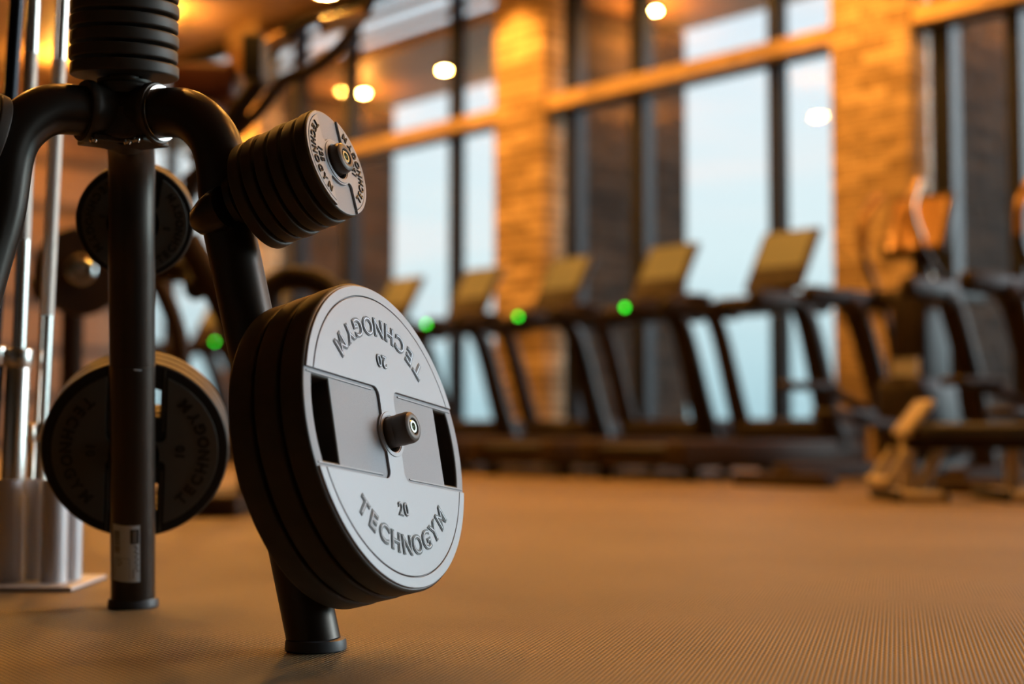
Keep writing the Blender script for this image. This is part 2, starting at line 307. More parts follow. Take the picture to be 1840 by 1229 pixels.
# ------------------------------------------------------------------ weight plates
def make_plate(name, R, T, panel, rough, rim, num, bh, slots, ring=True, letters=None, mats=None, trad=None, tsize=None, tspan=89, nrad=None, nsize=None, hubr=.035, neck=.016, bore=.0258, pr=.905):
    "local: face looks along +Z at z=0, body below; text reads along the bottom arc and again turned half round"
    face, frough, rimm, lm, lt = mats
    root = empty(name)
    b = min(.005, T*.15); lev = -.0035
    rr = R
    holes = [circ(bore, 48)]
    if slots:
        x0, yh, ro = slots
        a1 = math.asin(yh/ro); sl = [(x0, -yh)]+arc(ro, -a1, a1, 12)+[(x0, yh)]
        holes += [sl, [(-x, -y) for x, y in sl]]
    me = plate2d([circ(rr, 128)]+holes, -T, lev, b, 3)
    me.materials.append(rimm); me.materials.append(frough)
    for p in me.polygons: p.material_index = 1 if (p.normal.z > .9 and p.center.z > lev-.004) else 0
    for p in me.polygons: p.use_smooth = True
    me.set_sharp_from_angle(angle=math.radians(35))
    o = bpy.data.objects.new('plate_body', me); C.objects.link(o); o.parent = root
    # raised hourglass panel and rim strips
    rin = R*pr; rs0 = R*.912; rs1 = R*.978
    def hour(r):
        a0 = math.asin(bh/r); cr_ = min(bh*.20, (bh-math.sqrt(max(0, hubr**2-neck**2)))*.8)
        top = arc(r, a0, PI-a0, 60)
        right = arc(cr_, PI, PI/2, 8, (neck+cr_, bh-cr_))
        ah = math.acos(min(.99, neck/hubr)); ah = math.asin(math.sqrt(max(1e-6, hubr**2-neck**2))/hubr)
        hubarc_r = arc(hubr, -ah*.98, ah*.98, 20)
        hubarc_l = arc(hubr, PI-ah*.98, PI+ah*.98, 20)
        loop = top+[(-x, y) for x, y in right[::-1]]+hubarc_l+[(-x, -y) for x, y in right]+arc(r, PI+a0, 2*PI-a0, 60)+[(x, -y) for x, y in right[::-1]]+hubarc_r+right
        return loop
    mes = [plate2d([hour(rin), circ(bore, 48)], lev-.0005, 0, .0009, 2)]
    for s in ((0, PI) if pr > .9 else ()):
        a0 = math.asin(bh/rs0); a1 = math.asin(bh/rs1)
        mes.append(plate2d([rotl(arc(rs1, a1, PI-a1, 70)+arc(rs0, PI-a0, a0, 70), s)], lev-.0005, -.0002, .0009, 2))
    if slots:
        for sx_ in (-1, 1):
            for sy_ in (-1, 1):
                y_ = sy_*(bh-.0052); x0_ = sx_*(neck+.018); x1_ = sx_*math.sqrt((R*.972)**2-bh**2)
                mes.append(plate2d([[(x0_, y_-.0012), (x1_, y_-.0012), (x1_, y_+.0012), (x0_, y_+.0012)]], lev-.0005, lev+.0014, .0006, 1))
    # hub ring
    mes.append(plate2d([circ(bore+.0075), circ(bore+.0015)], -.001, .0012, .0006, 1))
    pn = obj('face_panel', join_me(mes), face, root, smooth=30)
    if letters:
        def words(nm, word, size, rad, a_c, span):
            bm = join_me(arc_text(word, size, rad, a_c, span, .0004, .0007, size*.045)); n0 = len(bm.faces)
            for me in arc_text(word, size, rad, a_c, span, .0008, .0010, -size*.020): bm.from_mesh(me); bpy.data.meshes.remove(me)
            for k, f in enumerate(bm.faces): f.material_index = 0 if k < n0 else 1
            me = bpy.data.meshes.new(nm); bm.to_mesh(me); bm.free(); finish(nm, me, [lm, lt], root)
        for s in (0, PI):
            words('lettering', 'TECHNOGYM', tsize, trad, -PI/2+s, math.radians(tspan))
            words('number_marking', num, nsize, nrad, -PI/2+s, nsize*.62*(len(num.replace('.', ''))-1)/nrad*.95)
    return root
PLAIN = {}
def plate_copy(proto, plain=False):
    c = proto.copy(); C.objects.link(c)
    for ch in kids(proto):
        if plain and not ch.name.startswith('plate_body'): continue
        d = ch.copy(); C.objects.link(d); d.parent = c
        if plain:
            if ch.name not in PLAIN:
                me = ch.data.copy(); me.materials[1] = M['rim']; PLAIN[ch.name] = me
            d.data = PLAIN[ch.name]
    return c

FM = (M['face'], M['facerough'], M['rim'], M['letter'], M['letter_top'])
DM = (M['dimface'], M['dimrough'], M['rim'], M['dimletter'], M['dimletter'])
big = make_plate('weight_plate', .225, .040, 0, 0, 0, '20', .067, (.155, .057, .201), letters=1, mats=FM, trad=.160, tsize=.0375, nrad=.109, nsize=.026, neck=.021)
small = make_plate('weight_plate', .083, .0222, 0, 0, 0, '1.25', .030, None, letters=1, mats=FM, trad=.0650, tsize=.0158, nrad=.0475, nsize=.0145, hubr=.036, neck=.028, tspan=100)
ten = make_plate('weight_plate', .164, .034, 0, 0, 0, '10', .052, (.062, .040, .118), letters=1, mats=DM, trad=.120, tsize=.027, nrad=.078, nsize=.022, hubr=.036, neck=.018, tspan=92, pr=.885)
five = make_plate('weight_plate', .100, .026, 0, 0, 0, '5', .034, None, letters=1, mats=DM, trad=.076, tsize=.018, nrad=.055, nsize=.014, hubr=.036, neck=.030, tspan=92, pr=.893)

# ------------------------------------------------------------------ rack geometry
HUB = Vector((-.609, 2.207, .806)); TR = .0385
nR = Vector((.8967, -.3743, .2364)).normalized(); nRs = Vector((.8909, -.3455, .2949)).normalized()
dR = Vector((.923, -.385, 0)).normalized(); dB = Vector((-.185, .983, 0)).normalized(); dL = -(dR+dB).normalized()
def leg_pt(d, z):      # straight part of a leg
    s = .19+(.649-z)*.252; p = HUB+d*s; p.z = z; return p
def leg_path(d):
    P = [HUB+d*.035, HUB+d*.07]
    for s, z in ((.118, .800), (.157, .772), (.180, .728)):
        q = HUB+d*s; q.z = z; P.append(q)
    for z in (.64, .56, .4, .2, .0095): P.append(leg_pt(d, z))
    return P
rack = empty('weight_plate_rack', (HUB.x, HUB.y, 0), label='dark bronze three-legged plate rack with arched tubular legs on ribbed floor', cat='weight rack')
def horn(dirv, base, length, r=.0225, capm=None, socket=True):
    "a storage horn on a leg, with its end plug and bolt"
    bm = B(); n = Vector(dirv).normalized(); a = base+n*(TR-.012); e = base+n*length
    cyl(bm, a, e-n*.024, r, seg=40)
    h = obj('storage_horn', bm, M['horn'], rack, True, 35)
    bm = B(); lathe(bm, [(r+.0215, 0), (r+.020, .010), (r+.008, .020), (r, .026)], a+n*.0, n, 40)
    c = obj('horn_collar', bm, M['tube'], h, smooth=35)
    bm = B(); k = e-n*.026
    lathe(bm, [(0, 0), (r-.001, 0), (r+.0005, .003), (r+.0005, .0185), (r-.0010, .0235), (r-.004, .0258), (r-.007, .0262), (.0128, .0258), (.0118, .0248), (.0118, .018), (0, .018)], k, n, 48)
    obj('end_cap', bm, M['horn'], h, smooth=35)
    bm = B(); lathe(bm, [(.0108, .017), (.0108, .0235), (.0088, .0250), (.0058, .0250), (.0052, .0195), (0, .0195)], k, n, 6*4)
    obj('bolt', bm, M['bolt'], h, smooth=30)
    return h
for d in (dR, dB, dL):
    bm = B(); tube(bm, leg_path(d), TR, seg=40, n=8); lg = obj('leg', bm, M['tube'], rack, True, 50)
    f = leg_pt(d, 0); bm = B()
    lathe(bm, [(0, 0), (.0425, 0), (.0445, .002), (.0440, .012), (.0425, .0160), (.0385, .0175), (0, .0175)], (f.x, f.y, 0), (0, 0, 1), 48)
    obj('foot_cap', bm, M['cap'], lg, smooth=35)
    if d is dB: postleg = lg
# hub casting
bm = B()
box(bm, (-.052, -.050, -.043), (.052, .050, .010), .008, Matrix.Translation(HUB) @ Matrix.Rotation(-.12, 4, 'Z'))
lathe(bm, [(0, -.060), (.0455, -.060), (.0475, -.052), (.0440, -.030), (.0430, 0), (.0440, .030), (.0475, .052), (.0455, .060), (0, .060)], HUB+Vector((0, -.004, 0)), (1, -.06, 0), 64)
lathe(bm, [(0, .03), (.044, .03), (.046, .046), (.043, .050), (0, .050)], HUB, (0, 0, 1), 48)
for d in (dR, dB, dL):
    lathe(bm, [(TR, .02), (TR+.004, .030), (TR+.0055, .048), (TR+.0095, .056), (TR+.0100, .064), (TR+.0080, .068), (TR, .068)], HUB, d, 48)
hub = obj('hub', bm, M['cast'], rack, True, 35)
bm = B()
for d in (dR, dL):
    q = HUB+d*.040; box(bm, (-.034, -.034, -.0045), (.022, .034, .0045), .003, Matrix.Translation((q.x, q.y, HUB.z-.0435)) @ Matrix.Rotation(math.atan2(d.y, d.x), 4, 'Z'))
obj('clamp_plate', bm, M['cast'], rack, True, 35)
for px, py in ((168, 245), (245, 246), (229, 262)):
    q = un(px, py, 2.150); bm = B(); q.z = HUB.z-.0485-(.003 if py > 250 else 0)
    lathe(bm, [(0, -.004), (.004, -.004), (.0055, -.002), (.006, 0), (.006, .003)], q, (0, 0, 1), 16)
    obj('bolt', bm, M['steel'], hub, smooth=30)
# steel washer shining at the joint
bm = B(); lathe(bm, [(TR, 0), (TR+.0045, 0), (TR+.0045, .004), (TR, .004)], HUB+dR*.0685, dR, 48); obj('trim_ring', bm, M['steel'], hub, smooth=30)
# vertical spindle carrying the top stack
tilt = Vector((0.012, -.085, 1)).normalized()
bm = B(); cyl(bm, HUB+Vector((0, 0, .045)), HUB+tilt*.34, .0225, seg=40, bev=.004); sp_ = obj('spindle', bm, M['horn'], rack, True, 35)
bm = B(); lathe(bm, [(.0225, 0), (.040, 0), (.042, .003), (.042, .008), (.0225, .010)], HUB+Vector((0, 0, .049)), tilt, 48); obj('spindle_collar', bm, M['cast'], sp_, smooth=35)

ordn = ['lowest', 'second', 'third', 'fourth', 'fifth', 'sixth', 'seventh']
# --- three big plates on the right leg
CB = Vector((-.1709, 2.0304, .3099)); vB = nR.cross(Vector((0, 0, 1)).cross(nR).normalized())
basB = CB-nR*.19+vB*.0028
horn(nR, basB, .19+.037)
names = ['large grey-faced 20 weight plate, outermost of three, its lettering fully visible', 'large weight plate squeezed between two others of its size on the low horn', 'large weight plate innermost on the low horn, against the bent leg']
for i in range(3):
    p = big if i == 0 else plate_copy(big, True)
    set_pose(p, CB-nR*(.0412*i)-vB*(.0012*i), nR, math.radians(-7.5+(0, 4, -9)[i])); tag(p, names[i], 'weight plate', 'three large plates on the low horn')
# --- small stack on the right leg
CS = Vector((-.2560, 2.0651, .7080)); vS = nRs.cross(Vector((0, 0, 1)).cross(nRs).normalized())
basS = CS-nRs*.20+vS*.0025
horn(nRs, basS, .20+.017)
bm = B(); q = basS-nRs*.0
lathe(bm, [(0, -.050), (.010, -.048), (.022, -.036), (.030, -.015), (.034, .005), (.034, .02), (0, .02)], q+Vector((-.004, -.030, -.012)), (nRs+Vector((.15, -.25, .1))).normalized(), 40)
obj('boss', bm, M['tube'], rack, True, 50)
sn = ['small 1.25 weight plate at the outer end of the high horn, lettering showing', 'small black-rimmed plate right behind the outermost one on the high horn', 'small plate third from the outer end of the high horn',
      'small plate fourth from the outer end of the high horn', 'small plate last but one before the leg on the high horn', 'small plate innermost on the high horn, touching the arched leg']
for i in range(6):
    p = small if i == 0 else plate_copy(small, True)
    set_pose(p, CS-nRs*(.0232*i)-vS*(.0016*(i % 2)+.0004*i), nRs, math.radians(-95+(0, 12, -20, 31, 8, -14)[i])); tag(p, sn[i], 'weight plate', 'small plates on the high horn')
# --- stack on the top spindle
tn = ['small plate at the very bottom of the upright stack above the hub', 'small plate second from the bottom of the upright stack', 'small plate third from the bottom of the upright stack', 'small plate fourth from the bottom of the upright stack',
      'small plate fifth from the bottom of the upright stack', 'small plate sixth from the bottom of the upright stack, cut by the frame edge']
for i in range(6):
    p = plate_copy(small, True); off = Vector(((.0008, -.0010, .0006, -.0004, .001, 0, 0)[i], 0, 0))
    set_pose(p, HUB+Vector((0, 0, .0))+tilt*(.0615+.0222+.0237*i)+off, tilt, math.radians((20, 70, 140, 35, 160, 100, 10)[i]), href=(1, 0, 0)); tag(p, tn[i], 'weight plate', 'small plates stacked upright above the hub')
# --- left leg: small stack cut by the frame edge
nL = (dL*.95+Vector((0, 0, .30))).normalized(); bl = HUB+dL*.182; bl.z = .722
horn(nL, bl, .17); vL = nL.cross(Vector((0, 0, 1)).cross(nL).normalized())
for i in range(2):
    p = plate_copy(small, True); set_pose(p, bl+nL*(.052+.0232*i)-vL*.0025, nL, .3*i)
    tag(p, ['small dark plate beside the other arched leg, its rim peeping in at the edge', 'outer small plate on the other arched leg, cut off by the picture edge'][i], 'weight plate', 'small plates on the other leg')
# --- back leg: two stacks turned away from the camera
nBk = (dB*.965+Vector((0, 0, .26))).normalized(); vK = nBk.cross(Vector((0, 0, 1)).cross(nBk).normalized())
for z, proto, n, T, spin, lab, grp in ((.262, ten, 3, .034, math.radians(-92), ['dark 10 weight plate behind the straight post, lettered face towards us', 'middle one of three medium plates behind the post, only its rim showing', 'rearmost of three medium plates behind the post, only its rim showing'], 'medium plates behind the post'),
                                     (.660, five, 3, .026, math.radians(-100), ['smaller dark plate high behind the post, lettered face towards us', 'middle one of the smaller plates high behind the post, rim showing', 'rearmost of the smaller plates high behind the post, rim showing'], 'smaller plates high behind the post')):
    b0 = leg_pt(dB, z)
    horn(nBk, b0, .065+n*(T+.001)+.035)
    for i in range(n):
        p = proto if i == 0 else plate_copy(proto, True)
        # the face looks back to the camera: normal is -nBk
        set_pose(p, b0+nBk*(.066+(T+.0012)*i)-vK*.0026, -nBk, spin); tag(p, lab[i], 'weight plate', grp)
# --- product label on the post, wrapped round the tube
def wrap_patch(bm, d, z0, z1, a0, a1, r, n=10):
    ring = []; ax_ = (leg_pt(d, .5)-leg_pt(d, .1)).normalized(); e2 = Vector((0, 1, 0)); e2 = (e2-ax_*e2.dot(ax_)).normalized(); e1 = e2.cross(ax_)
    for z in (z0, z1):
        c = leg_pt(d, z); row = []
        for k in range(n+1):
            a = a0+(a1-a0)*k/n; row.append(bm.verts.new(c+(e1*math.sin(a)-e2*math.cos(a))*r))
        ring.append(row)
    for k in range(n): bm.faces.new((ring[0][k], ring[0][k+1], ring[1][k+1], ring[1][k]))
def W(bm, x0, x1, y0, y1, lift):   # label coordinates 0..1 across and up
    a = lambda t: math.radians(-43+76*t)
    wrap_patch(bm, dB, .0585+.100*y0, .0585+.100*y1, a(x0), a(x1), TR+.0006+lift)
ROT = .3
bm = B(); W(bm, 0, 1, 0, 1, 0); lab = obj('label_sticker', bm, M['paper'], postleg, smooth=60)
bm = B(); W(bm, .68, .97, .68, .93, .0003); W(bm, .06, .30, .50, .505, .0003); W(bm, .12, .13, .03, .42, .0003); W(bm, .13, .66, .415, .42, .0003); W(bm, .65, .66, .06, .42, .0003)
for k, (y, x) in enumerate([(.62, .80), (.58, .84), (.53, .80), (.49, .86), (.44, .82), (.39, .86), (.34, .82), (.29, .86), (.24, .83), (.19, .87)]): W(bm, x, x+.09, y, y+.022, .0003)
for y in (.20, .16, .12, .08): W(bm, .76, .79, y, y+.028, .0003)
for k in range(8): W(bm, .08, .10, .06+.045*k, .085+.045*k, .0003)
obj('label_print', bm, M['ink'], lab)
bm = B()
y = .52
while y < .90:
    h = random.choice((.006, .010, .016)); W(bm, .08, .32, y, y+h, .0003); y += h+random.choice((.005, .008))
obj('barcode', bm, M['inkgrey'], lab)
bm = B(); W(bm, .76, .90, .70, .91, .0006); obj('emblem_print', bm, M['inkgrey'], lab)
bm = B()
for (xa, ya, xb, yb) in ((.22, .40, .24, .28), (.24, .395, .40, .345), (.24, .28, .40, .34)):
    for k in range(8):
        t0 = k/8; W(bm, xa+(xb-xa)*t0, xa+(xb-xa)*t0+.03, ya+(yb-ya)*t0-.006, ya+(yb-ya)*t0+.006, .0004)
obj('warning_triangle', bm, M['inkgrey'], lab)
bm = B(); c_ = .425
for k in range(6): wrap_patch(bm, dB, c_-.0002*k, c_+.0016-.0004*k+.0008, math.radians(8+3.2*k)+ROT-.1, math.radians(11.4+3.2*k)+ROT-.1, TR+.0005, 2)
obj('scratch', bm, M['paper'], postleg)
bm = B(); q = leg_pt(dB, .428); ax = (leg_pt(dB, .4)-leg_pt(dB, .5)).normalized()
lathe(bm, [(TR, -.001), (TR+.0006, -.0006), (TR+.0006, .0006), (TR, .001)], q, ax, 48); obj('sleeve_seam', bm, M['cast'], postleg, smooth=30)

# ------------------------------------------------------------------ barbell stand
YS = 2.90
def holder_xy(px, Y=YS): q = un(px, 900, Y); return q.x, q.y
stand = empty('barbell_holder', (-.98, YS, 0), label='aluminium barbell holder of upright tubes on a flat floor plate', cat='barbell holder')
bm = B(); box(bm, (-1.28, YS-.12, 0), (-.853, YS+.12, .010), .004); obj('base_plate', bm, M['alu'], stand, True, 30)
def upright_tube(px, r, Y):
    x = un(px, 960, Y).x; bm = B()
    lathe(bm, [(0, .012), (r-.003, .012), (r-.003, .212), (r-.0012, .2145), (r, .213), (r, .009), (0, .009)], (x, Y, 0), (0, 0, 1), 40); obj('holder_tube', bm, M['alu'], stand, True, 35); return x
xt = [upright_tube(18, .0270, YS-.02), upright_tube(62, .0265, YS+.035), upright_tube(98, .0260, YS-.03), upright_tube(125, .026, YS+.03), upright_tube(-38, .0265, YS+.0)]
def barbell(px0, xfoot, Y, zcol, label, dark=False, ztop=1.9, leany=0., rs=.0235, px_top=None):
    foot = Vector((xfoot, Y, .018)); tp = un(px_top, 0, Y+leany*.4)
    d = (tp-foot).normalized(); P = lambda z: foot+d*((z-.018)/d.z)
    root = empty('barbell', tuple(foot), label=label, cat='barbell', group='barbells in the holder')
    bm = B(); cyl(bm, foot, P(zcol), rs, seg=36, bev=.002); sl = obj('sleeve', bm, M['blackbar'] if dark else M['chrome'], root, True, 35)
    bm = B(); cyl(bm, P(zcol), P(zcol+.038), rs+.0045, seg=36, bev=.003); obj('collar', bm, M['chrome'], root, True, 35)
    bm = B(); cyl(bm, P(zcol+.038), P(ztop), .0140, seg=28); sh = obj('shaft', bm, M['blackbar'] if dark else M['chrome'], root, True, 35)
    bm = B(); cyl(bm, P(zcol+.26), P(1.085) if not dark else P(1.3), .01425, seg=28); obj('grip', bm, M['knurl'] if not dark else M['blackbar'], sh, smooth=35)
    bm = B(); cyl(bm, P(ztop), P(ztop+.03), rs+.0045, seg=36, bev=.003); obj('collar', bm, M['chrome'], root, True, 35)
    bm = B(); cyl(bm, P(ztop+.03), P(ztop+.43), rs, seg=36, bev=.002); obj('sleeve', bm, M['chrome'], root, True, 35)
barbell(0, xt[0], YS-.02, .440, 'steel barbell with bright collar standing in the holder tube at the frame edge side', px_top=60)
barbell(0, xt[1], YS+.035, .290, 'steel barbell with the lower collar, close beside the plate rack', px_top=112)
barbell(0, xt[4], YS, .445, 'black-shafted barbell leaning at the very edge of the picture', dark=True, px_top=30, leany=-.25)

# ------------------------------------------------------------------ the room: w = towards the window wall, u = along it
EW = Vector((.734, .679, 0)).normalized(); EU = Vector((-.679, .734, 0)).normalized(); AZ = math.atan2(EW.y, EW.x)
WW = 8.6; ZC = 4.75
def uw(u, w_, z=0): return EW*w_+EU*u+Vector((0, 0, z))
RM = Matrix.Rotation(AZ, 4, 'Z')      # local x=w, y=u
def rbox(name, w0, w1, u0, u1, z0, z1, m, parent=None, kind='structure', bev=0):
    bm = B(); box(bm, (w0, u0, z0), (w1, u1, z1), bev)
    o = obj(name, bm, m, parent)
    if parent is None: o.rotation_euler = (0, 0, AZ); tag(o, kind=kind)
    return o
UL, UR, WB = 17.0, -12.5, -9.0
rbox('floor', WB, WW+.05, UR, UL, -.0095, 0, M['floor'])
rbox('ceiling', WB, WW+.3, UR, UL, ZC, ZC+.2, M['ceil'])
rbox('wall_left', WB, WW+.3, UL, UL+.2, 0, ZC, M['wallwood'])
rbox('wall_right', WB, WW+.3, UR-.2, UR, 0, ZC, M['wallback'])
rbox('wall_back', WB-.2, WB, UR, UL, 0, ZC, M['wallback'])
# pillars and stone fins outside
cols = [(13.77, 13.12), (9.28, 8.66), (5.74, 5.12), (1.4, .78), (-2.9, -3.52), (-7.2, -7.82)]
for i, (ua, ub) in enumerate(cols):
    bm = B(); box(bm, (WW-.23, ub, 0), (WW+.06, ua, ZC)); 
    o = obj('pillar', bm, M['stone']); o.rotation_euler = (0, 0, AZ); tag(o, kind='structure')
    if i < 4: rbox('trim_%d' % (i+4), WW+.061, WW+1.65, ub, ua, 0, 4.05, M['shadedstone'])
    if i < 4:
        um = (ua+ub)/2
        sl_ = empty('spotlight', tuple(uw(um, WW-.95, ZC)), AZ, label='ceiling spotlight washing the stone pillar below it', cat='lamp', group='pillar spotlights on the ceiling')
        bm = B(); cyl(bm, (0, 0, -.02), (0, 0, -.001), .05, seg=20); obj('lamp_base', bm, M['lampbody'], sl_)
        bm = B(); lathe(bm, [(.04, 0), (.045, 0), (.045, .12), (0, .12), (0, .11), (.04, .11)], (.03, 0, -.14), (-.35, 0, 1), 20); obj('lamp_shade', bm, M['lampbody'], sl_)
        ld = bpy.data.lights.new('spot', 'SPOT'); ld.energy = 430; ld.color = (1, .40, .06); ld.spot_size = math.radians(58); ld.spot_blend = .6; ld.shadow_soft_size = .04
        lo = bpy.data.objects.new('spot_bulb', ld); C.objects.link(lo); lo.parent = sl_; lo.location = (.045, 0, -.17); lo.rotation_euler = (0, math.radians(-20), 0)
# windows: one per bay
bays = [(16.95, 13.77, [15.4]), (13.12, 9.28, [12.65, 11.73, 10.06]), (8.66, 5.74, [8.50, 7.73, 6.37]), (5.12, 1.4, [4.98, 4.46, 2.9]), (.78, -2.9, [-2.3]), (-3.52, -7.2, [-5.4]), (-7.82, -12.4, [-10])]
for i, (ua, ub, mul) in enumerate(bays):
    win = empty('window_%d' % (i+1), tuple(uw((ua+ub)/2, WW, 0)), AZ); tag(win, kind='structure')
    cu_ = (ua+ub)/2
    def wbox(name, w0, w1, u0, u1, z0, z1, m, bev=0):
        bm = B(); box(bm, (w0-WW, u0-cu_, z0), (w1-WW, u1-cu_, z1), bev); return obj(name, bm, m, win)
    wbox('window_frame', WW-.03, WW+.06, ub, ua, 0.001, .09, M['frame'])
    wbox('window_frame', WW-.03, WW+.06, ub, ua, ZC-.15, ZC-.001, M['frame'])
    wbox('window_frame', WW-.025, WW+.06, ub, ua, 3.02, 3.09, M['frame'])
    for mu in mul:
        hw = .052 if mu not in (7.73, 11.73, 12.65, 8.5, 4.98) else .075
        wbox('mullion', WW-.06, WW+.065, mu-hw, mu+hw, .09, ZC-.15, M['frame'], .004)
    wbox('transom_beam', WW-.20, WW-.062, ub, ua, 3.03, 3.15, M['beam'], .004)
    wbox('glass_pane', WW+.010, WW+.022, ub+.001, ua-.001, .09, ZC-.15, M['glass'])
# outside: soffit with warm lamps, terrace
rbox('trim_2', WW+.07, WW+1.62, -1, UL+.2, 4.06, 4.2, M['soffit'])
rbox('trim_8', WW+.08, WW+.20, -1, 9.28, 4.2, 4.95, M['beam'])
bm = B()
for k in range(4): box(bm, (WW+.08, 9.29, 4.27+.19*k), (WW+.105, UL+.2, 4.35+.19*k))  # slats and gaps added to imitate pale reflection stripes in the glass
lv = obj('trim_9', bm, M['beam']); lv.rotation_euler = (0, 0, AZ); tag(lv, kind='structure')
rbox('trim_3', WW+.07, WW+1.9, UR, UL+2, -.12, -.02, M['beam'])
# ------------------------------------------------------------------ lamps
def make_lamp():
    root = empty('pendant_lamp')
    bm = B(); lathe(bm, [(.088, 0), (.10, 0), (.10, .14), (.088, .14)], (0, 0, -.5), (0, 0, 1), 24, closed=True); obj('lamp_shade', bm, M['lampbody'], root, smooth=30)
    bm = B(); lathe(bm, [(0, 0), (.0875, 0)], (0, 0, -.493), (0, 0, 1), 12); obj('lamp_diffuser', bm, M['lampon'], root)
    bm = B(); lathe(bm, [(0, 0), (.06, 0)], (0, 0, -.367), (0, 0, 1), 12); obj('added_uplight', bm, M['lampup'], root)  # upward glowing disc added to brighten the ceiling
    bm = B(); cyl(bm, (0, 0, -.367), (0, 0, -.001), .006, seg=8); obj('lamp_rod', bm, M['lampbody'], root)
    return root
lamp = None
for wi in (-6.5, -3.6, -.7, 2.2, 5.0, 7.4):
    for ui in (-1.5, 1.5, 4.5, 7.5, 10.5, 13.5, 16):
        if wi < 2 or ui < (4 if wi < 5 else 1): continue
        if lamp is None: lamp = l_ = make_lamp()
        else: l_ = copy_tree(lamp)
        l_.location = uw(ui, wi, ZC); tag(l_, 'round warm pendant lamp hanging high under the slatted wooden ceiling', 'lamp', 'pendant lamps under the ceiling')
ol = None
for ui in (16, 15, 12.6, 11.2, 10.0, 8.3, 7.2, 6.4, 4.8, 3.6, 2.2):
    if ol is None:
        ol = o_ = empty('soffit_lamp')
        bm = B(); lathe(bm, [(.05, 0), (.065, 0), (.065, .05), (.05, .05)], (0, 0, -.05), (0, 0, 1), 20, closed=True); obj('lamp_shade', bm, M['lampbody'], o_, smooth=30)
        bm = B(); lathe(bm, [(0, 0), (.05, 0)], (0, 0, -.045), (0, 0, 1), 12); obj('lamp_diffuser', bm, M['lampon'], o_)
    else: o_ = copy_tree(ol)
    if ui in (12.6, 8.3, 4.8, 1.0):
        ld = bpy.data.lights.new('soffit_fill_light', 'POINT'); ld.energy = 42; ld.color = (1, .36, .06); ld.shadow_soft_size = .05  # point light added in open air to warm the soffit and fins
        lo = bpy.data.objects.new('soffit_fill_light', ld); C.objects.link(lo); lo.parent = o_; lo.location = (0, 0, -.30)
    o_.location = uw(ui, WW+.8, 4.06); tag(o_, 'small round lamp in the wooden soffit outside the windows', 'lamp', 'soffit lamps outside')

# ------------------------------------------------------------------ treadmills
def make_treadmill():
    t = empty('treadmill')
    bm = B(); box(bm, (-1.42, -.43, .075), (.42, -.27, .235), .025); box(bm, (-1.42, .27, .075), (.42, .43, .235), .025); box(bm, (-1.38, -.28, .08), (.40, .28, .17), .01); obj('deck', bm, M['gymgrey'], t, smooth=30)
    bm = B(); box(bm, (-1.40, -.262, .172), (.05, .262, .205), .015); obj('running_belt', bm, M['belt'], t, smooth=30)
    bm = B(); box(bm, (.02, -.40, .19), (.52, .40, .37), .07); obj('motor_hood', bm, M['gymdark'], t, smooth=35)
    for x in (-1.25, .35):
        for y in (-.34, .34):
            bm = B(); cyl(bm, (x, y, 0), (x, y, .08), .045, seg=16); obj('foot', bm, M['belt'], t, smooth=30)
    for s in (-1, 1):
        bm = B(); tube(bm, [(.16, s*.36, .20), (.06, s*.36, .45), (-.10, s*.36, .90), (-.20, s*.36, 1.06), (-.30, s*.36, 1.11)], (.095, .06) if s < 0 else (.075, .05), seg=14, n=5, sx=.95, up=(0, 1, 0)); obj('upright', bm, M['gymgrey'] if s > 0 else M['gymdark'], t, smooth=50)
        bm = B(); box(bm, (-.70, s*.36-.05, 1.035), (.08, s*.36+.05, 1.155), .04); obj('handrail', bm, M['gymdark'], t, smooth=35)
    bm = B(); box(bm, (-.20, -.36, 1.06), (.14, .36, 1.17), .04); obj('control_panel', bm, M['gymdark'], t, smooth=35)
    bm = B(); box(bm, (-.45, .30, 1.15), (-.25, .42, 1.19), .02); obj('side_tray', bm, M['gymgrey'], t, smooth=35)
    mt = Matrix.Translation((.10, 0, 1.42)) @ Matrix.Rotation(math.radians(30), 4, 'Y')
    bm = B(); box(bm, (-.02, -.23, -.24), (.03, .23, .24), .02, mt); hs = obj('console', bm, M['gymdark'], t, smooth=35)
    bm = B(); box(bm, (-.024, -.195, -.07), (-.0195, .195, .215), .002, mt); obj('screen', bm, M['screen'], hs)
    bm = B(); tube(bm, [(.10, 0, 1.13), (.12, 0, 1.30)], .07, seg=12); obj('console_neck', bm, M['gymdark'], t, smooth=40)
    return t
tlabels = ['treadmill standing before the wide pale window, nearest to the beige bench', 'treadmill with a screen against the shaded stone, second along the row from the bench', 'treadmill whose console stands just beside the lit stone pillar',
           'treadmill before the pale window between lit pillar and black plates', 'treadmill whose screen peeks out just over the large plate rim', 'treadmill mostly hidden behind the large plates', 'treadmill mostly hidden behind the rack, its green light between post and arched leg', 'treadmill at the far end of the row, glimpsed behind the straight post']
tm = make_treadmill()
TP = [Vector((1.72+(-.70)*i, 9.32+.765*i, 0)) for i in range(8)]
for i, p in enumerate(TP):
    t = tm if i == 0 else copy_tree(tm)
    t.location = p; t.rotation_euler = (0, 0, AZ); tag(t, tlabels[i], 'treadmill', 'treadmills in a row along the windows')
def led_on(t):
    bm = B(); bmesh.ops.create_icosphere(bm, subdivisions=2, radius=.016); bmesh.ops.translate(bm, vec=(-.71, -.36, 1.10), verts=bm.verts)
    o = obj('indicator_light', bm, M['led'], t); return o
tr_ = sorted([o for o in bpy.data.objects if o.name.startswith('treadmill') and o.parent is None], key=lambda o: o.location.y)
for k in (1, 2, 3, 4, 5, 6): led_on(tr_[k])

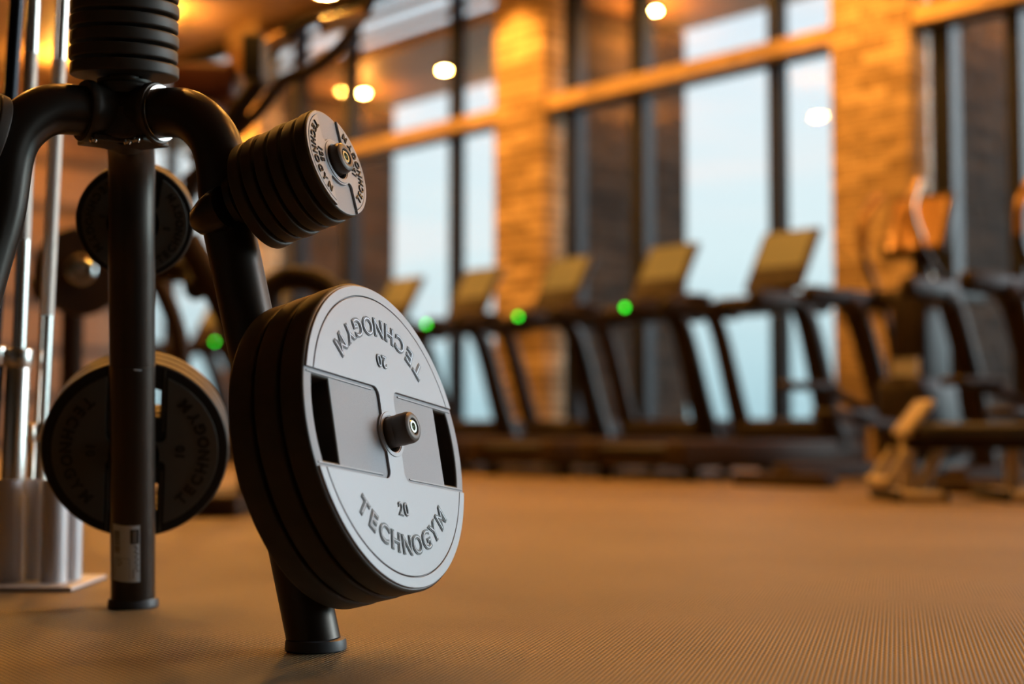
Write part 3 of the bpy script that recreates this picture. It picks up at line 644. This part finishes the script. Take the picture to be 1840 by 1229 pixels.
# ------------------------------------------------------------------ cross trainers
def make_cross():
    t = empty('cross_trainer')
    bm = B(); box(bm, (-1.35, -.06, .03), (.45, .06, .12), .02); box(bm, (-1.40, -.30, .0), (-1.25, .30, .07), .02); box(bm, (.30, -.30, 0), (.45, .30, .07), .02); obj('base_frame', bm, M['gymgrey'], t, smooth=30)
    bm = B(); box(bm, (-.25, -.16, .12), (.42, .16, .62), .09); box(bm, (-.12, -.12, .5), (.22, .12, 1.15), .06); obj('drive_housing', bm, M['gymdark'], t, smooth=40)
    bm = B(); box(bm, (-.10, -.09, .62), (-.122, .09, .72), .004); obj('badge', bm, M['alu'], t)
    bm = B(); box(bm, (-.65, -.38, 1.03), (.15, -.28, 1.15), .04); box(bm, (-.65, .28, 1.03), (.15, .38, 1.15), .04); box(bm, (.0, -.3, 1.03), (.15, .3, 1.15), .04); obj('side_rail', bm, M['gymdark'], t, smooth=35)
    for s in (-1, 1):
        z = .36 if s < 0 else .52; x = -1.0 if s < 0 else -.85
        bm = B(); box(bm, (x-.22, s*.17-.075, z), (x+.20, s*.17+.075, z+.05), .02); pd = obj('pedal', bm, M['gymdark'], t, smooth=35)
        bm = B(); tube(bm, [(x+.1, s*.17, z), (-.5, s*.17, z-.04), (.10, s*.20, .30)], .032, seg=12, n=4); obj('pedal_arm', bm, M['gymgrey'], t, smooth=45)
        o = .10*s
        bm = B(); tube(bm, [(.12, s*.24, .35), (.05+o, s*.27, .85), (-.08+o, s*.28, 1.15), (-.26+o*1.2, s*.27, 1.36), (-.30+o*1.4, s*.25, 1.55), (-.16+o*1.4, s*.22, 1.74)], .021, seg=12, n=5); a_ = obj('moving_handle', bm, M['gymgrey'], t, smooth=45)
        bm = B(); tube(bm, [(-.27+o*1.2, s*.27, 1.38), (-.305+o*1.4, s*.25, 1.55), (-.165+o*1.4, s*.22, 1.73)], .030, seg=12, n=5); obj('grip', bm, M['warmlit'], a_, smooth=45)
        bm = B(); tube(bm, [(.22, s*.32, .06), (.10, s*.32, .5), (-.14, s*.32, 1.0), (-.24, s*.32, 1.06)], .075, seg=12, n=5); obj('upright', bm, M['gymgrey'], t, smooth=45)
    mt = Matrix.Translation((.05, 0, 1.52)) @ Matrix.Rotation(math.radians(20), 4, 'Y')
    bm = B(); box(bm, (-.02, -.22, -.20), (.03, .22, .22), .04, mt); hs = obj('console', bm, M['gymdark'], t, smooth=35)
    bm = B(); box(bm, (-.026, -.18, -.15), (-.0195, .18, .18), .002, mt); obj('screen', bm, M['warmlit'], hs)
    bm = B(); tube(bm, [(.06, 0, 1.10), (.09, 0, 1.40)], .06, seg=12); obj('console_neck', bm, M['gymdark'], t, smooth=40)
    return t
ct = make_cross(); ct.location = (2.42, 8.50, 0); ct.rotation_euler = (0, 0, AZ); tag(ct, 'dark cross trainer with orange-lit curved handles in front of the stone pillar', 'cross trainer', 'cross trainers beside the treadmills')
ct2 = copy_tree(ct); ct2.location = (3.10, 7.72, 0); tag(ct2, 'dark cross trainer cut by the picture edge, behind the beige bench', 'cross trainer', 'cross trainers beside the treadmills')

# ------------------------------------------------------------------ bench
bx = un(1632, 895, 6.2); BX, BY = bx.x, 6.2
bench = empty('weight_bench', (BX, BY, 0), label='low beige-framed bench with black padded top and tilted end near the frame edge', cat='bench')
bm = B(); box(bm, (BX-.03, BY-.03, .03), (BX+.03, BY+.03, .30), .008); box(bm, (BX-.09, BY-.22, 0.002), (BX+.10, BY+.22, .045), .012); obj('leg', bm, M['beige'], bench, True, 30)
bm = B(); tube(bm, [(BX+.05, BY, .04), (BX+.16, BY, .26)], .030, seg=12); obj('brace', bm, M['beige'], bench, True, 40)
bm = B(); box(bm, (BX+.43, BY-.03, .03), (BX+.49, BY+.03, .30), .008); box(bm, (BX+.37, BY-.22, 0.002), (BX+.60, BY+.22, .045), .012); obj('leg', bm, M['beige'], bench, True, 30)
for x in (BX-.10, BX+.10, BX+.36, BX+.61):
    bm = B(); box(bm, (x-.012, BY-.23, .0), (x+.012, BY+.23, .05), .006); obj('foot_cap', bm, M['belt'], bench, True, 30)
bm = B(); box(bm, (BX-.02, BY-.04, .22), (BX+.75, BY+.04, .27), .01); obj('beam', bm, M['gymgrey'], bench, True, 30)
bm = B(); box(bm, (BX+.02, BY-.15, .27), (BX+.80, BY+.15, .335), .025); obj('seat_pad', bm, M['blackpad'], bench, True, 35)
bm = B(); mt = Matrix.Translation((BX+.03, BY, .36)) @ Matrix.Rotation(math.radians(-52), 4, 'Y'); box(bm, (-.10, -.12, -.016), (.09, .12, .016), .014, mt); obj('tilted_pad', bm, M['beige'], bench, True, 35)
bm = B(); tube(bm, [(BX-.12, BY-.12, .08), (BX-.03, BY-.12, .22)], .022, seg=10); tube(bm, [(BX-.12, BY+.12, .08), (BX-.03, BY+.12, .22)], .022, seg=10); tube(bm, [(BX-.12, BY-.16, .08), (BX-.12, BY+.16, .08)], .025, seg=10); obj('foot_roller', bm, M['beige'], bench, True, 40)

# ------------------------------------------------------------------ plate-loaded machine behind the rack
YM = 5.3
mc = empty('leverage_machine', tuple(Vector((un(400, 900, YM).x, YM, 0))), label='tall plate-loaded lever machine with slanting arms and red-brown pads behind the rack', cat='gym machine')
U = lambda px, py, dy=0.: un(px, py, YM+dy)
def G(p, z=0): return Vector((p.x, p.y, z))
bm = B(); tube(bm, [U(335, 430), U(396, 535), U(440, 650), U(452, 760), G(U(455, 870), .05)], .055, seg=16); obj('frame_post', bm, M['gymgrey'], mc, True, 45)
bm = B(); tube(bm, [U(258, 490, .35), U(290, 520, .35), U(322, 610, .35), U(328, 720, .35), G(U(328, 850, .35), .05)], .036, seg=14); obj('frame_post', bm, M['gymgrey'], mc, True, 45)
g0 = G(U(408, 900)); bm = B(); box(bm, (g0.x-.10, YM-.28, 0), (g0.x+.09, YM+.7, .075), .015); box(bm, (g0.x-.95, YM+.3, 0), (g0.x, YM+.42, .075), .015); obj('base_frame', bm, M['gymgrey'], mc, True, 30)
bm = B(); tube(bm, [U(60, 520, .2), U(180, 495, .2), U(330, 485, .1), U(356, 520)], .05, seg=14); obj('cross_tube', bm, M['gymdark'], mc, True, 45)
bm = B(); tube(bm, [U(330, 330), U(400, 262), U(470, 195), U(510, 145), U(560, 125), U(605, 90), U(640, 45), U(665, 0), U(680, -40)], .024, seg=14); a1 = obj('lever_arm', bm, M['gymgrey'], mc, True, 45)
bm = B(); tube(bm, [U(578, 45, -.25), U(652, 28, -.15)], .026, seg=12); obj('grip', bm, M['warmlit'], a1, smooth=45)
bm = B(); tube(bm, [U(340, 290, .4), U(400, 225, .4), U(460, 165, .4), U(478, 110, .4), U(545, 45, .4), U(640, 20, .4)], .022, seg=14); a2 = obj('lever_arm', bm, M['gymdark'], mc, True, 45)
bm = B(); tube(bm, [U(452, 95, .3), U(508, 65, .35)], .030, seg=12); obj('grip', bm, M['warmlit'], a2, smooth=45)
bm = B(); tube(bm, [U(325, 440), U(338, 350), U(400, 240), U(462, 150)], .034, seg=14); obj('frame_post', bm, M['gymdark'], mc, True, 45)
q = U(460, 112, .15); bm = B(); box(bm, (q.x-.035, q.y-.1, q.z-.085), (q.x+.04, q.y+.1, q.z+.085), .01); obj('pivot_block', bm, M['belt'], mc, True, 30)
q = U(385, 155, .2); bm = B(); box(bm, (q.x-.14, q.y-.12, q.z-.075), (q.x+.10, q.y+.12, q.z+.07), .03, ); obj('back_pad', bm, M['seat'], mc, True, 35)
q = U(400, 215, .2); bm = B(); box(bm, (q.x-.13, q.y-.12, q.z-.05), (q.x+.0, q.y+.12, q.z+.05), .02); obj('pad_holder', bm, M['seat'], mc, True, 35)
bm = B(); tube(bm, [U(480, 560, .3), U(490, 515, .3), U(530, 500, .3), U(590, 520, .3), U(610, 600, .3), U(600, 800, .3), G(U(600, 870, .3), .05)], .05, seg=14); obj('roller_frame', bm, M['gymdark'], mc, True, 45)
# a loaded plate on that machine
hq = un(143, 488, 4.9); nn = Vector((.35, -.93, .05)).normalized()
wp = empty('weight_plate', tuple(hq), label='blurred round weight plate with shiny hub on the machine behind the barbells', cat='weight plate')
bm = B(); lathe(bm, [(.027, -.02), (.085, -.02), (.13, -.012), (.135, -.02), (.150, -.02), (.155, -.012), (.155, .012), (.150, .02), (.027, .02)], hq, nn, 48, closed=True); obj('plate_body', bm, M['gymgrey'], wp, True, 35)
bm = B(); lathe(bm, [(.026, .018), (.05, .018), (.05, .045), (.045, .05), (.026, .05)], hq, nn, 32, closed=True); obj('hub_ring', bm, M['steel'], wp, True, 35)
bm = B(); cyl(bm, hq-nn*.35, hq+nn*.12, .024, seg=20, bev=.003); obj('loading_horn', bm, M['steel'], mc, True, 35)
bm = B(); p0 = hq-nn*.33; tube(bm, [p0+Vector((0, 0, .12)), p0, Vector((p0.x, p0.y, .03))], .04, seg=14, n=3); obj('frame_post', bm, M['gymgrey'], mc, True, 45)
